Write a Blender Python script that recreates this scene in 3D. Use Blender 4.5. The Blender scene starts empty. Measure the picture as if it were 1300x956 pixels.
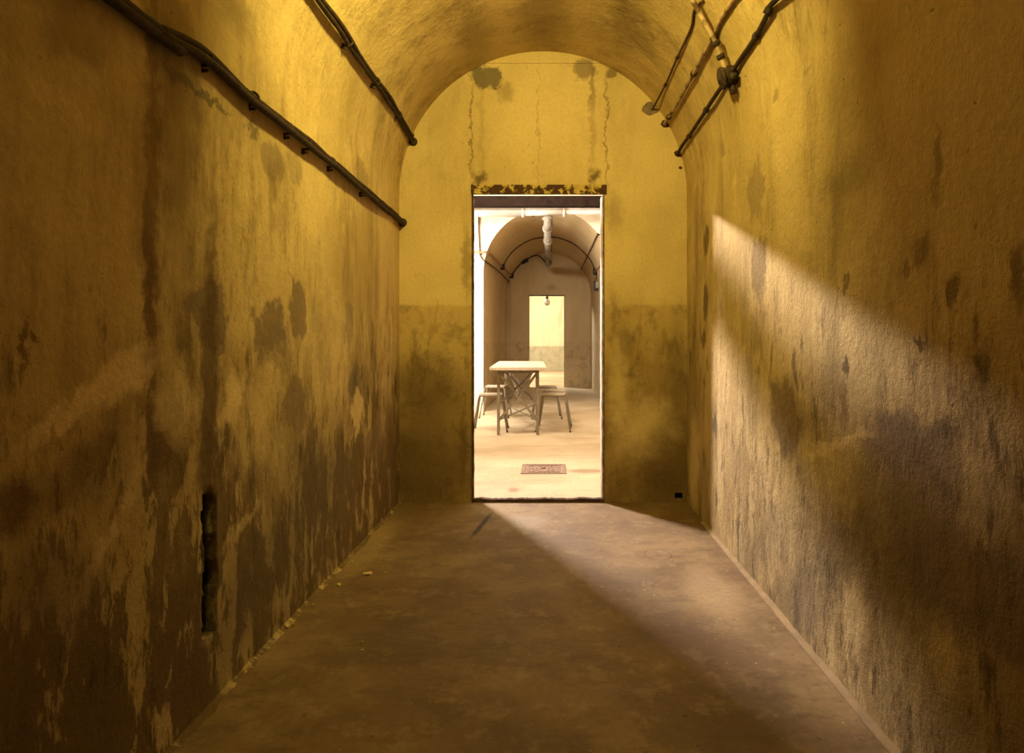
import bpy, bmesh, math, random
from mathutils import Vector, noise, Matrix
random.seed(7)
S = bpy.context.scene
C = S.collection
F, VX, VY, CH = 867.0, 699.0, 431.0, 1.05      # focal in px, vanishing point, eye height
PI = math.pi

# ---------------------------------------------------------------- geometry of the place
XL, XR = -0.975, 0.878
XC, R = (XL + XR) / 2, (XR - XL) / 2
Z1, Z2 = 1.98, 2.02                             # springing of the near and the far vault
YN, YD, TD = -2.6, 4.4, 0.15                    # back of corridor, door wall, its thickness
YA, YE = 9.9, 15.0                              # arch face, end wall of far tunnel
DL, DR, DT = -0.508, 0.345, 1.985               # doorway
MX, MZ = 2.0, 3.4                               # middle room half width, height
DL2, DR2, DT2 = -0.467, 0.294, 2.02             # far doorway
YB = 23.4

def at(px, py, Y):
    return Vector(((px - VX) * Y / F, Y, CH - (py - VY) * Y / F))

def shell(px, py, off=0.0, zs=Z1, ymax=YD):
    dx, dz = (px - VX) / F, -(py - VY) / F
    def inside(t):
        X, Z = dx * t, CH + dz * t
        if Z < zs: return XL + off < X < XR - off
        return math.hypot(X - XC, Z - zs) < R - off
    a, b = 0.05, ymax - off
    if inside(b): return Vector((dx * b, b, CH + dz * b))
    for _ in range(40):
        m = (a + b) / 2
        if inside(m): a = m
        else: b = m
    return Vector((dx * a, a, CH + dz * a))

# ---------------------------------------------------------------- mesh helpers
def obj(name, bm, mat, parent=None, smooth=True):
    me = bpy.data.meshes.new(name)
    bm.normal_update(); bm.to_mesh(me); bm.free()
    if smooth:
        for p in me.polygons: p.use_smooth = True
    if mat: me.materials.append(mat)
    o = bpy.data.objects.new(name, me); C.objects.link(o)
    if parent: o.parent = parent
    return o

def tag(o, label, cat, group=None, kind=None):
    o['label'] = label; o['category'] = cat
    if group: o['group'] = group
    if kind: o['kind'] = kind
    return o

def thing(name, loc, label, cat, group=None, rz=0.0):
    o = bpy.data.objects.new(name, None); C.objects.link(o)
    o.location = loc; o.rotation_euler = (0, 0, rz); o.empty_display_size = 0.1
    return tag(o, label, cat, group)

def struct(name, bm, mat, parent=None, smooth=False):
    o = obj(name, bm, mat, parent, smooth)
    o['kind'] = 'structure'
    return o

def box(bm, x0, x1, y0, y1, z0, z1, bev=0.0):
    v = [bm.verts.new((x, y, z)) for x in (x0, x1) for y in (y0, y1) for z in (z0, z1)]
    fs = [(0,1,3,2),(4,6,7,5),(0,4,5,1),(2,3,7,6),(0,2,6,4),(1,5,7,3)]
    ff = [bm.faces.new([v[i] for i in f]) for f in fs]
    if bev:
        es = list({e for f in ff for e in f.edges})
        bmesh.ops.bevel(bm, geom=es, offset=bev, segments=2, affect='EDGES', profile=0.6)
    return v

def tube(bm, pts, r, n=10, caps=True, rfun=None):
    pts = [Vector(p) for p in pts]
    t0 = (pts[1] - pts[0]).normalized()
    up = Vector((0, 0, 1)) if abs(t0.z) < 0.9 else Vector((1, 0, 0))
    nrm = t0.cross(up).normalized()
    rings = []
    for i, p in enumerate(pts):
        if i == 0: t = t0
        elif i == len(pts) - 1: t = (pts[i] - pts[i-1]).normalized()
        else: t = ((pts[i+1] - p).normalized() + (p - pts[i-1]).normalized()).normalized()
        nrm = (nrm - t * nrm.dot(t)).normalized()
        b = t.cross(nrm)
        rr = r if rfun is None else rfun(i / (len(pts) - 1))
        rings.append([bm.verts.new(p + rr * (math.cos(2*PI*k/n) * nrm + math.sin(2*PI*k/n) * b)) for k in range(n)])
    for a, b in zip(rings, rings[1:]):
        for k in range(n):
            bm.faces.new((a[k], a[(k+1) % n], b[(k+1) % n], b[k]))
    if caps:
        bm.faces.new(rings[0][::-1]); bm.faces.new(rings[-1])

def smoothpath(pts, sub=8):
    pts = [Vector(p) for p in pts]
    out = []
    P = [pts[0]*2 - pts[1]] + pts + [pts[-1]*2 - pts[-2]]
    for i in range(1, len(P) - 2):
        p0, p1, p2, p3 = P[i-1], P[i], P[i+1], P[i+2]
        for k in range(sub):
            t = k / sub
            out.append(0.5 * ((2*p1) + (p2-p0)*t + (2*p0-5*p1+4*p2-p3)*t*t + (3*p1-p0-3*p2+p3)*t**3))
    out.append(pts[-1])
    return out

def wobble(pts, a, seed, f=3.0):
    out = []
    for p in pts:
        q = p * f + Vector((seed * 7.1, seed * 3.3, 0))
        out.append(p + a * noise.noise_vector(q))
    return out

# ---------------------------------------------------------------- material helpers
class NT:
    def __init__(s, name, rough=0.9):
        s.m = bpy.data.materials.new(name); s.m.use_nodes = True
        s.t = s.m.node_tree; s.n = s.t.nodes; s.l = s.t.links
        s.b = s.n['Principled BSDF']; s.b.inputs['Roughness'].default_value = rough
        s.b.inputs['Specular IOR Level'].default_value = 0.25
        s.co = s.n.new('ShaderNodeTexCoord').outputs['Object']
    def link(s, a, b): s.l.new(a, b)
    def put(s, sock, v):
        if hasattr(v, 'is_linked'): s.l.new(v, sock)
        elif isinstance(v, (tuple, list)) and sock.type == 'RGBA': sock.default_value = (*v, 1)[:4]
        else: sock.default_value = v
    def mapping(s, scale=(1,1,1), loc=(0,0,0), rot=(0,0,0), src=None):
        n = s.n.new('ShaderNodeMapping'); s.put(n.inputs['Vector'], src or s.co)
        n.inputs['Scale'].default_value = scale; n.inputs['Location'].default_value = loc
        n.inputs['Rotation'].default_value = rot
        return n.outputs[0]
    def noise(s, scale, detail=6, rough=0.6, vec=None, dist=0.0, col=False):
        n = s.n.new('ShaderNodeTexNoise'); s.put(n.inputs['Vector'], vec or s.co)
        n.inputs['Scale'].default_value = scale; n.inputs['Detail'].default_value = detail
        n.inputs['Roughness'].default_value = rough; n.inputs['Distortion'].default_value = dist
        return n.outputs['Color' if col else 'Fac']
    def rng(s, v, a, b, c=0.0, d=1.0, smooth=True):
        n = s.n.new('ShaderNodeMapRange'); n.interpolation_type = 'SMOOTHSTEP' if smooth else 'LINEAR'
        s.put(n.inputs['Value'], v)
        for k, x in (('From Min', a), ('From Max', b), ('To Min', c), ('To Max', d)): s.put(n.inputs[k], x)
        return n.outputs[0]
    def math(s, op, a, b=None, clamp=False):
        n = s.n.new('ShaderNodeMath'); n.operation = op; n.use_clamp = clamp
        s.put(n.inputs[0], a)
        if b is not None: s.put(n.inputs[1], b)
        return n.outputs[0]
    def mix(s, f, a, b, blend='MIX'):
        n = s.n.new('ShaderNodeMix'); n.data_type = 'RGBA'; n.blend_type = blend
        s.put(n.inputs[0], f); s.put(n.inputs[6], a); s.put(n.inputs[7], b)
        return n.outputs[2]
    def vmath(s, op, a, b=None):
        n = s.n.new('ShaderNodeVectorMath'); n.operation = op
        s.put(n.inputs[0], a)
        if b is not None:
            if hasattr(b, 'is_linked'): s.l.new(b, n.inputs[1])
            else: n.inputs[1].default_value = b
        return n.outputs['Value' if op == 'LENGTH' else 'Vector']
    def sep(s, v=None):
        n = s.n.new('ShaderNodeSeparateXYZ'); s.put(n.inputs[0], v or s.co)
        return n.outputs
    def bump(s, h, strength=0.5, dist=0.01, prev=None):
        n = s.n.new('ShaderNodeBump'); s.put(n.inputs['Height'], h)
        n.inputs['Strength'].default_value = strength; n.inputs['Distance'].default_value = dist
        if prev: s.link(prev, n.inputs['Normal'])
        s.link(n.outputs[0], s.b.inputs['Normal'])
        return n.outputs[0]
    def color(s, v): s.put(s.b.inputs['Base Color'], v)
    def warped(s, amt=0.12, scale=5.0):
        c = s.noise(scale, 5, 0.65, col=True)
        d = s.vmath('SUBTRACT', c, (0.5, 0.5, 0.5))
        d = s.vmath('SCALE', d); d.node.inputs['Scale'].default_value = amt
        return s.vmath('ADD', s.co, d)
    def blob(s, wv, axis, u, v, ru, rv, ang=0.0, soft=0.35):
        # ellipse mask around (u, v) in the plane spanned by `axis` (0: X,Z   1: Y,Z   2: X,Y)
        if axis == 3:
            d = s.vmath('MULTIPLY', s.vmath('SUBTRACT', wv, u), (1/v, 1/ru, 1/rv))
            return s.rng(s.vmath('LENGTH', d), 1 + soft, 1 - soft)
        o = {0: (u, 0, v), 1: (0, u, v), 2: (u, v, 0)}[axis]
        d = s.vmath('SUBTRACT', wv, o)
        rot = {0: (0, ang, 0), 1: (-ang, 0, 0), 2: (0, 0, -ang)}[axis]
        sc = {0: (1/ru, 0, 1/rv), 1: (0, 1/ru, 1/rv), 2: (1/ru, 1/rv, 0)}[axis]
        if ang:
            d = s.mapping(rot=rot, src=d)
        d = s.vmath('MULTIPLY', d, sc)
        return s.rng(s.vmath('LENGTH', d), 1 + soft, 1 - soft)

def simple(name, col, rough=0.7, metal=0.0, var=0.25, scale=20, bump=0.3, dark=None, thr=(0.5, 0.62), bdist=0.002):
    t = NT(name, rough)
    t.b.inputs['Metallic'].default_value = metal
    n = t.noise(scale, 6, 0.65)
    c = t.mix(t.rng(n, 0.3, 0.7), tuple(x * (1 - var) for x in col), tuple(min(1, x * (1 + var)) for x in col))
    if dark: c = t.mix(t.rng(t.noise(scale * 0.6, 8, 0.7), thr[0], thr[1]), c, dark)
    t.color(c)
    if bump: t.bump(t.noise(scale * 2, 6, 0.7), bump, bdist)
    return t.m

# ---------------------------------------------------------------- plaster
def plaster(name, base, light, brown, grey, axis=1, blobs=(), dado=None, scrape=1.0, rough_amt=0.5, low=True, streak=0.42, dampk=0.86, mott=0.42):
    t = NT(name, 0.92)
    big = t.noise(0.9, 4, 0.55)
    st = t.noise(3.4, 6, 0.70, t.mapping((1.3, 1.3, 0.28)), 0.1)
    mid = t.noise(7.0, 6, 0.7, t.mapping((1, 1, 0.6)))
    fine = t.noise(60.0, 4, 0.7)
    c = t.mix(t.rng(big, 0.35, 0.65), base, light)
    c = t.mix(t.math('MULTIPLY', t.rng(st, 0.47, 0.68), streak), c, brown)
    c = t.mix(t.math('MULTIPLY', t.rng(mid, 0.54, 0.70), 0.4), c, light)
    z = t.sep()['Z']
    # damp band on the lower wall, ragged upper edge
    scr = t.noise(11.0, 6, 0.78, t.mapping((1.4, 1.4, 0.5), (2, 9, 4)))
    reg = t.rng(t.noise(1.3, 3, 0.5, t.mapping((1, 1, 1), (11, 3, 5))), 0.45, 0.62)
    c = t.mix(t.math('MULTIPLY', t.math('MULTIPLY', t.rng(scr, 0.50, 0.60), reg), mott), c, tuple(min(1, x * 1.12) for x in light))
    c = t.mix(t.math('MULTIPLY', t.math('MULTIPLY', t.rng(scr, 0.47, 0.38), reg), mott), c, tuple(x * 1.5 for x in brown))
    if low:
        edge = t.math('ADD', z, t.rng(t.noise(1.7, 6, 0.65, t.mapping((1, 1, 0.6), (3, 1, 2))), 0.25, 0.75, 0.75, -0.75, False))
        damp = t.rng(edge, 1.30, 0.35)
        c = t.mix(t.math('MULTIPLY', damp, dampk), c, brown)
        # flaking paint inside the band
        fl = t.noise(8.0, 7, 0.72, t.mapping((1.2, 1.2, 0.45), (1, 7, 3), (0.25, 0, 0)), 0.15)
        patch = t.rng(t.noise(2.4, 4, 0.6, t.mapping((1, 1, .6), (8, 2, 2))), 0.36, 0.52)
        fm = t.math('MULTIPLY', t.math('MULTIPLY', t.rng(fl, 0.50, 0.56), patch), t.rng(z, 1.35, 0.95))
        c = t.mix(t.math('MULTIPLY', fm, 0.85 * scrape), c, tuple(x * 0.8 for x in light))
        sk = t.noise(14, 6, 0.75, t.mapping((1.0, 1.0, 0.30), (2, 4, 1)))
        c = t.mix(t.math('MULTIPLY', t.math('MULTIPLY', t.rng(sk, 0.54, 0.64), t.rng(z, 1.5, 0.9)), 0.7), c, tuple(x * 0.55 for x in brown))
    if dado:
        zl, dc, k = dado
        dm = t.rng(t.math('ADD', z, t.rng(t.noise(8, 5, 0.6), 0.2, 0.8, -0.01, 0.01, False)), zl + .012, zl - .012)
        c = t.mix(t.math('MULTIPLY', dm, k), c, dc)
        mm = t.math('MULTIPLY', dm, t.rng(t.noise(5, 9, 0.72), 0.48, 0.62))
        c = t.mix(t.math('MULTIPLY', mm, 0.4), c, tuple(x * 0.5 for x in brown))
    wv = t.warped(0.34, 6.0)
    wv2 = t.warped(0.13, 15.0)
    peel = 0.0
    for (u, v, ru, rv, col, k, ang, soft) in blobs:
        m = t.blob(wv if min(ru, rv) > 0.07 else wv2, axis, u, v, ru, rv, ang, soft)
        c = t.mix(t.math('MULTIPLY', m, k), c, col)
    pit = t.rng(t.noise(38, 3, 0.6), 0.70, 0.74)
    c = t.mix(t.math('MULTIPLY', pit, 0.5), c, tuple(x * 0.4 for x in brown))
    c = t.mix(t.math('MULTIPLY', t.rng(fine, 0.3, 0.7), 0.22), c, tuple(x * 0.55 for x in base))
    if axis == 1 and blobs is lb:      # shade inside the slot, painted near-black by depth
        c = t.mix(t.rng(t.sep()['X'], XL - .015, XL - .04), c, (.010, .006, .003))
    t.color(c)
    h = t.math('ADD', t.math('MULTIPLY', mid, 0.5), t.math('MULTIPLY', t.noise(24, 5, 0.72), 0.40))
    h = t.math('ADD', h, t.math('MULTIPLY', fine, 0.10))
    h = t.math('SUBTRACT', h, t.math('MULTIPLY', pit, 0.5))
    if peel != 0.0: h = t.math('SUBTRACT', h, t.math('MULTIPLY', peel, 0.22))
    t.bump(h, rough_amt, 0.03)
    return t.m

BASE  = (0.43, 0.305, 0.120)
LIGHT = (0.66, 0.49, 0.22)
BROWN = (0.085, 0.045, 0.016)
RUST  = (0.10, 0.040, 0.015)
GREY  = (0.185, 0.125, 0.075)
DKGR  = (0.10, 0.075, 0.05)
PALE  = (0.78, 0.59, 0.30)

def wl(px, py, rx, ry, X=XL):
    def cv(a, b):
        s = abs(VX - a) / abs(X); return F / s, CH - (b - VY) / s
    y0, z0 = cv(px, py)
    ya, _ = cv(px - rx, py); yb, _ = cv(px + rx, py)
    s = abs(VX - px) / abs(X)
    return y0, z0, abs(yb - ya) / 2, ry / s

lb = []
def L(px, py, rx, ry, col=GREY, k=0.85, ang=0, soft=0.2): lb.append((*wl(px, py, rx, ry), col, k, ang, soft))
L(190, 230, 9, 260, RUST, .62, 0, .6); L(200, 60, 26, 90, BROWN, .6, 0, .6); L(228, 200, 22, 150, BROWN, .5, 0, .7)
L(188, 420, 6, 140, RUST, .6, 0, .6)
L(268, 395, 21, 40); L(266, 480, 11, 150, BROWN, .8, 0, .5); L(262, 590, 13, 60, BROWN, .7, 0, .5)
L(346, 415, 22, 38); L(350, 440, 18, 36, GREY, .5); L(380, 392, 11, 32); L(444, 408, 5, 28); L(347, 205, 15, 24, GREY, .6); L(375, 214, 10, 22, GREY, .4)
L(460, 222, 8, 20, GREY, .5); L(376, 512, 16, 42, GREY, .7); L(450, 488, 6, 22, DKGR, .8); L(474, 560, 15, 26, GREY, .6)
L(100, 30, 50, 45, BROWN, .45, 0, .6); L(75, 130, 55, 16, PALE, .3, -.2, .6)
L(18, 640, 26, 34, RUST, .8, 0, .6); L(28, 440, 4, 42, RUST, .75, 0, .5); L(40, 418, 6, 10, RUST, .7)
L(225, 520, 20, 60, PALE, .5, .2, .7); L(296, 505, 9, 38, PALE, .75, .25, .5)
L(325, 540, 16, 50, PALE, .35, 0, .6); L(454, 525, 9, 22, PALE, .7); L(425, 440, 26, 60, PALE, .35, 0, .8)
L(264, 718, 8, 84, (.012,.007,.003), .95, 0, .15)  # darkness of the slot, painted as a near-black ellipse
L(200, 575, 16, 22, RUST, .6); L(95, 600, 55, 24, RUST, .45, .5, .6); L(60, 760, 70, 60, GREY, .5, 0, .6)
L(270, 330, 5, 90, BROWN, .5, 0, .7); L(345, 270, 4, 60, BROWN, .35, 0, .7); L(358, 240, 14, 40, BROWN, .3, 0, .7)
L(400, 620, 50, 60, DKGR, .5, 0, .7); L(330, 750, 60, 60, DKGR, .5, 0, .7)

def LS(x0, y0, x1, y1, w, col=GREY, k=0.75, soft=.3, X=XL, lst=None):
    def cv(a, b):
        q = abs(VX - a) / abs(X); return F / q, CH - (b - VY) / q, q
    a, b = cv(x0, y0), cv(x1, y1)
    du, dv = b[0] - a[0], b[1] - a[1]
    (lb if lst is None else lst).append(((a[0]+b[0])/2, (a[1]+b[1])/2, math.hypot(du, dv)/2, w / (a[2]+b[2]), col, k, math.atan2(dv, du), soft))
LS(208, 88, 288, 144, 13, DKGR, .75); LS(310, 156, 330, 176, 10, DKGR, .7)  # diagonal shadow stripes, painted into the wall colour
LS(30, 565, 120, 490, 30, PALE, .85, .5); LS(95, 510, 192, 462, 44, PALE, .85, .5); LS(125, 472, 190, 440, 20, PALE, .6, .6)
LS(280, 540, 312, 480, 18, PALE, .7, .5); LS(100, 760, 175, 600, 26, PALE, .4, .7); LS(290, 690, 330, 640, 14, PALE, .45, .6)
LS(0, 240, 110, 330, 50, PALE, .18, .8); LS(20, 60, 20, 60.1, 80, BROWN, .3, .8)

rb = []
def Rr(px, py, rx, ry, col=GREY, k=0.75, ang=0, soft=0.3): rb.append((*wl(px, py, rx, ry, XR), col, k, ang, soft))
GP = (0.245, 0.175, 0.115)
Rr(1150, 565, 62, 42, GREY, .85); Rr(1170, 620, 62, 70, GREY, .7, 0, .4); Rr(1090, 640, 60, 40, GREY, .5, -.5, .5)
Rr(1225, 740, 110, 70, GREY, .75, 0, .4); Rr(1120, 720, 60, 60, BROWN, .55, 0, .6)
Rr(996, 530, 20, 45, BROWN, .7, 0, .3); Rr(960, 238, 10, 34, GREY, .55); Rr(962, 335, 10, 38, BROWN, .65); Rr(958, 430, 9, 30, GREY, .5)
Rr(896, 305, 3.5, 18, BROWN, .8); Rr(896, 385, 3.5, 24, BROWN, .8); Rr(893, 430, 3, 14, BROWN, .8)
Rr(884, 300, 3, 60, GREY, .5, 0, .6); Rr(881, 590, 6, 60, PALE, .6, 0, .6); Rr(908, 540, 3, 12, DKGR, .8); Rr(936, 585, 5, 26, GREY, .35)
Rr(1210, 370, 8, 26, BROWN, .7, -.2); Rr(1170, 432, 6, 8, BROWN, .8); Rr(1172, 318, 10, 20, BROWN, .5); Rr(1150, 345, 5, 10, BROWN, .5)
Rr(1294, 350, 10, 40, BROWN, .7, 0, .5); Rr(1245, 470, 8, 20, BROWN, .5); Rr(1190, 210, 5, 45, BROWN, .5, 0, .6); Rr(1020, 60, 10, 30, BROWN, .35, -.5, .6)
Rr(1075, 225, 34, 22, BROWN, .3, 0, .7); Rr(1074, 460, 5, 10, BROWN, .8); Rr(1075, 355, 4, 14, BROWN, .6); Rr(1070, 510, 5, 30, RUST, .5)
Rr(960, 700, 45, 30, DKGR, .35, -.5, .6); Rr(1010, 770, 55, 50, DKGR, .5, -.6, .6); Rr(1085, 780, 12, 45, PALE, .5, 0, .5); Rr(1200, 830, 20, 40, PALE, .35, 0, .6)
Rr(1055, 600, 30, 40, PALE, .3, 0, .7); Rr(1060, 565, 40, 8, PALE, .5, -.3, .4); Rr(1230, 600, 40, 30, PALE, .3, 0, .6)

vb = []
def V(px, py, ry_, rz_, col=GREY, k=.6, soft=.4):
    vb.append((tuple(shell(px, py)), .12, ry_, rz_, col, k, 0, soft))
V(985, 132, .035, .07); V(918, 200, .05, .09, GREY, .5); V(300, 20, .10, .06, BROWN, .4, .7); V(600, 40, .35, .06, BROWN, .45, .8); V(800, 30, .3, .08, BROWN, .5, .8)
V(560, 60, .2, .05, LIGHT, .5, .8); V(470, 60, .2, .08, LIGHT, .4, .8); V(690, 20, .5, .04, BROWN, .5, .9)

eb = []
def E(px, py, rx, ry, col=GREY, k=0.75, ang=0, soft=0.3):
    s = F / YD; eb.append(((px - VX) / s, CH - (py - VY) / s, rx / s, ry / s, col, k, ang, soft))
E(598, 160, 1.2, 76, BROWN, .6, 0, .5); E(770, 160, 1.2, 76, BROWN, .6, 0, .5); E(684, 150, 60, 60, LIGHT, .5, 0, .6); E(618, 97, 20, 15, DKGR, .85, -.3, .2); E(640, 122, 16, 14, BROWN, .4, 0, .6); E(741, 88, 14, 12, GREY, .75); E(752, 108, 4, 26, GREY, .5, 0, .6)
E(608, 224, 9, 7, BROWN, .85, 0, .6); E(755, 224, 7, 8, BROWN, .85, 0, .6); E(684, 165, .8, 100, BROWN, .3, 0, .4)
E(776, 90, 5, 7, BROWN, .7); E(752, 150, 3, 80, BROWN, .25, 0, .8); E(611, 160, 3, 80, BROWN, .2, 0, .8)
E(820, 548, 30, 38, PALE, .6, 0, .6); E(785, 500, 10, 60, PALE, .4, 0, .7); E(545, 490, 40, 40, BROWN, .65, 0, .7); E(530, 600, 60, 60, BROWN, .7, 0, .6)
E(593, 330, 6, 40, BROWN, .5, 0, .7); E(780, 270, 10, 22, BROWN, .35, 0, .7); E(588, 570, 5, 40, BROWN, .6, 0, .7); E(850, 600, 45, 50, BROWN, .75, 0, .6); E(860, 470, 12, 60, BROWN, .4, 0, .7); E(785, 620, 16, 26, BROWN, .5, 0, .6)
E(780, 400, 5, 20, BROWN, .4, 0, .7)

M = {}
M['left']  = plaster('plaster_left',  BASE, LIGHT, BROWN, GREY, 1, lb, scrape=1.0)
M['right'] = plaster('plaster_right', BASE, LIGHT, BROWN, GREY, 1, rb, scrape=0.6, rough_amt=0.8, streak=.42, dampk=.50)
M['end']   = plaster('plaster_end',   (0.50,0.36,0.15), (0.66,0.49,0.225), BROWN, GREY, 0, eb, dado=(1.27, (0.38,0.245,0.08), .5), scrape=0.25, low=True, rough_amt=0.25, streak=.12, dampk=.8, mott=.15)
M['vault'] = plaster('plaster_vault', BASE, LIGHT, BROWN, GREY, 3, vb, low=False, rough_amt=0.6, streak=.42)
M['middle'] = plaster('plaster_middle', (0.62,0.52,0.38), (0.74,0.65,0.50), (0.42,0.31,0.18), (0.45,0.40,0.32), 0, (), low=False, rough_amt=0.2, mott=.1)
tb = []
for (px, py, rx, ry, k) in ((700,365,6,4,.5),(646,400,3,60,.3)):
    s = F / YE; tb.append(((px-VX)/s, CH-(py-VY)/s, rx/s, ry/s, (0.3,0.2,0.1), k, 0, .5))
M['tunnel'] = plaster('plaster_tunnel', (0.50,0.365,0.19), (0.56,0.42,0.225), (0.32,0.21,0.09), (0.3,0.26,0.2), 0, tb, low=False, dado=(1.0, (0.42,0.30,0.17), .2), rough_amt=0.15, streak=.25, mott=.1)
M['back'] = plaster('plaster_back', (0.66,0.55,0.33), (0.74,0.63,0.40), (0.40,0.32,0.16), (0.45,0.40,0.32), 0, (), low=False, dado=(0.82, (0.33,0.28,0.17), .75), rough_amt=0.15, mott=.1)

def floor_mat():
    t = NT('worn_concrete_floor', 0.75)
    t.b.inputs['Specular IOR Level'].default_value = 0.35
    y = t.sep()['Y']
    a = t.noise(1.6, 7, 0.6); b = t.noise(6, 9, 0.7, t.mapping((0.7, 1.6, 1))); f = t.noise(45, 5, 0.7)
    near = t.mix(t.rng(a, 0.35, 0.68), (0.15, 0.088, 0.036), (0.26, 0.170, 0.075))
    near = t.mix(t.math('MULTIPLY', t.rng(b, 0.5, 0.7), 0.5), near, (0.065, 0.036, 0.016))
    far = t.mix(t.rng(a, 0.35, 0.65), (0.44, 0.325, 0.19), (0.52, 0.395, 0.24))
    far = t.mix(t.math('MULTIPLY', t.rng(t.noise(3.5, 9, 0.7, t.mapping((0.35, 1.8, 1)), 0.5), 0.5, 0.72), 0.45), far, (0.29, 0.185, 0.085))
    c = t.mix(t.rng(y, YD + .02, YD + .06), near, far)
    wv = t.warped(0.12, 6.0); wv2 = t.warped(0.03, 25.0)
    def fb(px, py, rx, ry, col, k, ang=0, soft=.4, w=None):
        nonlocal c
        s = (py - VY) / CH; u, v = (px - VX) / s, F / s
        s2 = (py + ry - VY) / CH
        m = t.blob(w or wv, 2, u, v, rx / s, abs(F / s - F / s2), ang, soft)
        c = t.mix(t.math('MULTIPLY', m, k), c, col)
    D = (0.055, 0.028, 0.012)
    pt = t.math('MULTIPLY', t.rng(t.noise(2.6, 7, 0.7, t.mapping((1, 1, 1), (5, 1, 7)), 0.3), 0.50, 0.58), t.rng(y, YD + .02, YD - .02))
    c = t.mix(t.math('MULTIPLY', pt, .38), c, (0.10, 0.058, 0.022))
    pt2 = t.math('MULTIPLY', t.rng(t.noise(9, 6, 0.75, t.mapping((1, 1, 1), (1, 8, 7))), 0.54, 0.60), t.rng(y, YD + .02, YD - .02))
    c = t.mix(t.math('MULTIPLY', pt2, .30), c, (0.33, 0.235, 0.115))
    fb(612, 666, 3.6, 16, (.03,.015,.008), .95, -.12, .4, wv2)
    fb(665, 663, 26, 9, (0.30,0.24,0.17), .5)
    fb(470, 690, 22, 40, (0.42,0.29,0.13), .5, 0, .5)
    fb(640, 740, 130, 36, D, .35, 0, .7); fb(560, 810, 150, 40, D, .45, 0, .6); fb(560, 690, 50, 14, D, .3, 0, .7)
    fb(830, 790, 60, 40, D, .3, 0, .7)
    fb(905, 750, 30, 30, (0.5,0.37,0.22), .4, 0, .6)
    fb(745, 598, 24, 2.4, (0.22,0.14,0.07), .8, 0, .4, wv2)          # worn channel beside the cover
    fb(652, 622, 7, 3, (0.2,0.12,0.06), .7, 0, .5, wv2)
    # faint ring scratched in the concrete
    s = (704 - VY) / CH
    d = t.vmath('SUBTRACT', wv2, ((835 - VX) / s, F / s, 0)); d = t.vmath('MULTIPLY', d, (1/.065, 1/.085, 0))
    r = t.math('ABSOLUTE', t.math('SUBTRACT', t.vmath('LENGTH', d), 1.0))
    c = t.mix(t.math('MULTIPLY', t.rng(r, .09, .02), .5), c, D)
    sp = t.math('MULTIPLY', t.rng(t.noise(28, 3, 0.6), 0.68, 0.73), .8)
    c = t.mix(sp, c, D)
    sp2 = t.rng(t.noise(34, 2, 0.5, t.mapping((1,1,1),(4,4,4))), 0.74, 0.77)
    c = t.mix(t.math('MULTIPLY', sp2, t.math('MULTIPLY', t.rng(y, YD, YD-.1), .7)), c, (0.55,0.42,0.22))
    c = t.mix(t.math('MULTIPLY', t.rng(f, .35, .65), .2), c, D)
    t.color(c)
    t.bump(t.math('ADD', t.math('MULTIPLY', b, .5), t.math('MULTIPLY', f, .12)), 0.35, 0.02)
    return t.m
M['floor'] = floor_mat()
M['cable'] = simple('rusted_cable_sheath', (0.034, 0.019, 0.009), 0.8, 0, .5, 30, .6, (0.13, 0.08, 0.035), (.60, .70))
M['clip'] = simple('corroded_iron', (0.05, 0.03, 0.018), 0.85, .2, .5, 40, .6)
M['conduit'] = simple('painted_conduit', (0.40, 0.28, 0.16), 0.7, 0, .25, 18, .3, (0.10, 0.055, 0.025), (.48, .60))
M['thin'] = simple('dark_cable', (0.07, 0.04, 0.02), 0.7, 0, .3, 20, .2)
M['orange'] = simple('rust_orange_cable', (0.28, 0.13, 0.06), 0.8, 0, .4, 20, .2)
M['black'] = simple('black_bakelite', (0.02, 0.015, 0.012), 0.6, 0, .3, 20, .2)
M['white_pipe'] = simple('whitewashed_pipe', (0.46, 0.40, 0.34), 0.6, 0, .12, 9, .2, (0.50, 0.30, 0.20), (.60, .72))
M['grey_pipe'] = simple('galvanised_pipe', (0.22, 0.185, 0.145), 0.55, .1, .2, 10, .2, (0.25, 0.17, 0.10), (.58, .7))
M['beam'] = simple('dark_painted_steel', (0.018, 0.010, 0.007), 0.9, 0, .3, 12, .2)
M['rusty'] = simple('flaked_yellow_steel', (0.46, 0.32, 0.08), 0.8, 0, .2, 26, .8, (0.055, 0.022, 0.010), (.47, .52), .004)
M['iron'] = simple('rusted_iron', (0.07, 0.035, 0.022), 0.85, .1, .5, 25, .7, (0.20, 0.10, 0.05), (.6, .7), .004)
M['jamb'] = simple('bare_plaster_edge', (0.55, 0.42, 0.34), 0.9, 0, .2, 14, .6, (0.10, 0.05, 0.03), (.62, .68), .004)
M['top'] = simple('weathered_wood_top', (0.42, 0.34, 0.25), 0.7, 0, .08, 6, .2)
M['frame'] = simple('grey_painted_steel', (0.19, 0.15, 0.10), 0.6, .1, .15, 25, .1)
M['seat'] = simple('grey_seat_board', (0.32, 0.25, 0.175), 0.7, 0, .1, 12, .1)
M['beam'].node_tree.nodes['Principled BSDF'].inputs['Specular IOR Level'].default_value = .03
M['cover'] = simple('iron_cover', (0.22, 0.145, 0.10), 0.8, .0, .3, 60, .6, (0.12, 0.07, 0.045), (.58, .66), .003)
M['kerb'] = simple('mortar_fillet', (0.25, 0.17, 0.09), 0.9, 0, .15, 12, .6, (0.2, 0.12, 0.06), (.62, .7), .006)
M['flake'] = simple('paint_flake', (0.62, 0.46, 0.20), 0.9, 0, .15, 30, .2)
M['hole'] = simple('dark_hole_back', (0.03, 0.018, 0.008), 0.95, 0, .3, 20, .5)
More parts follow.
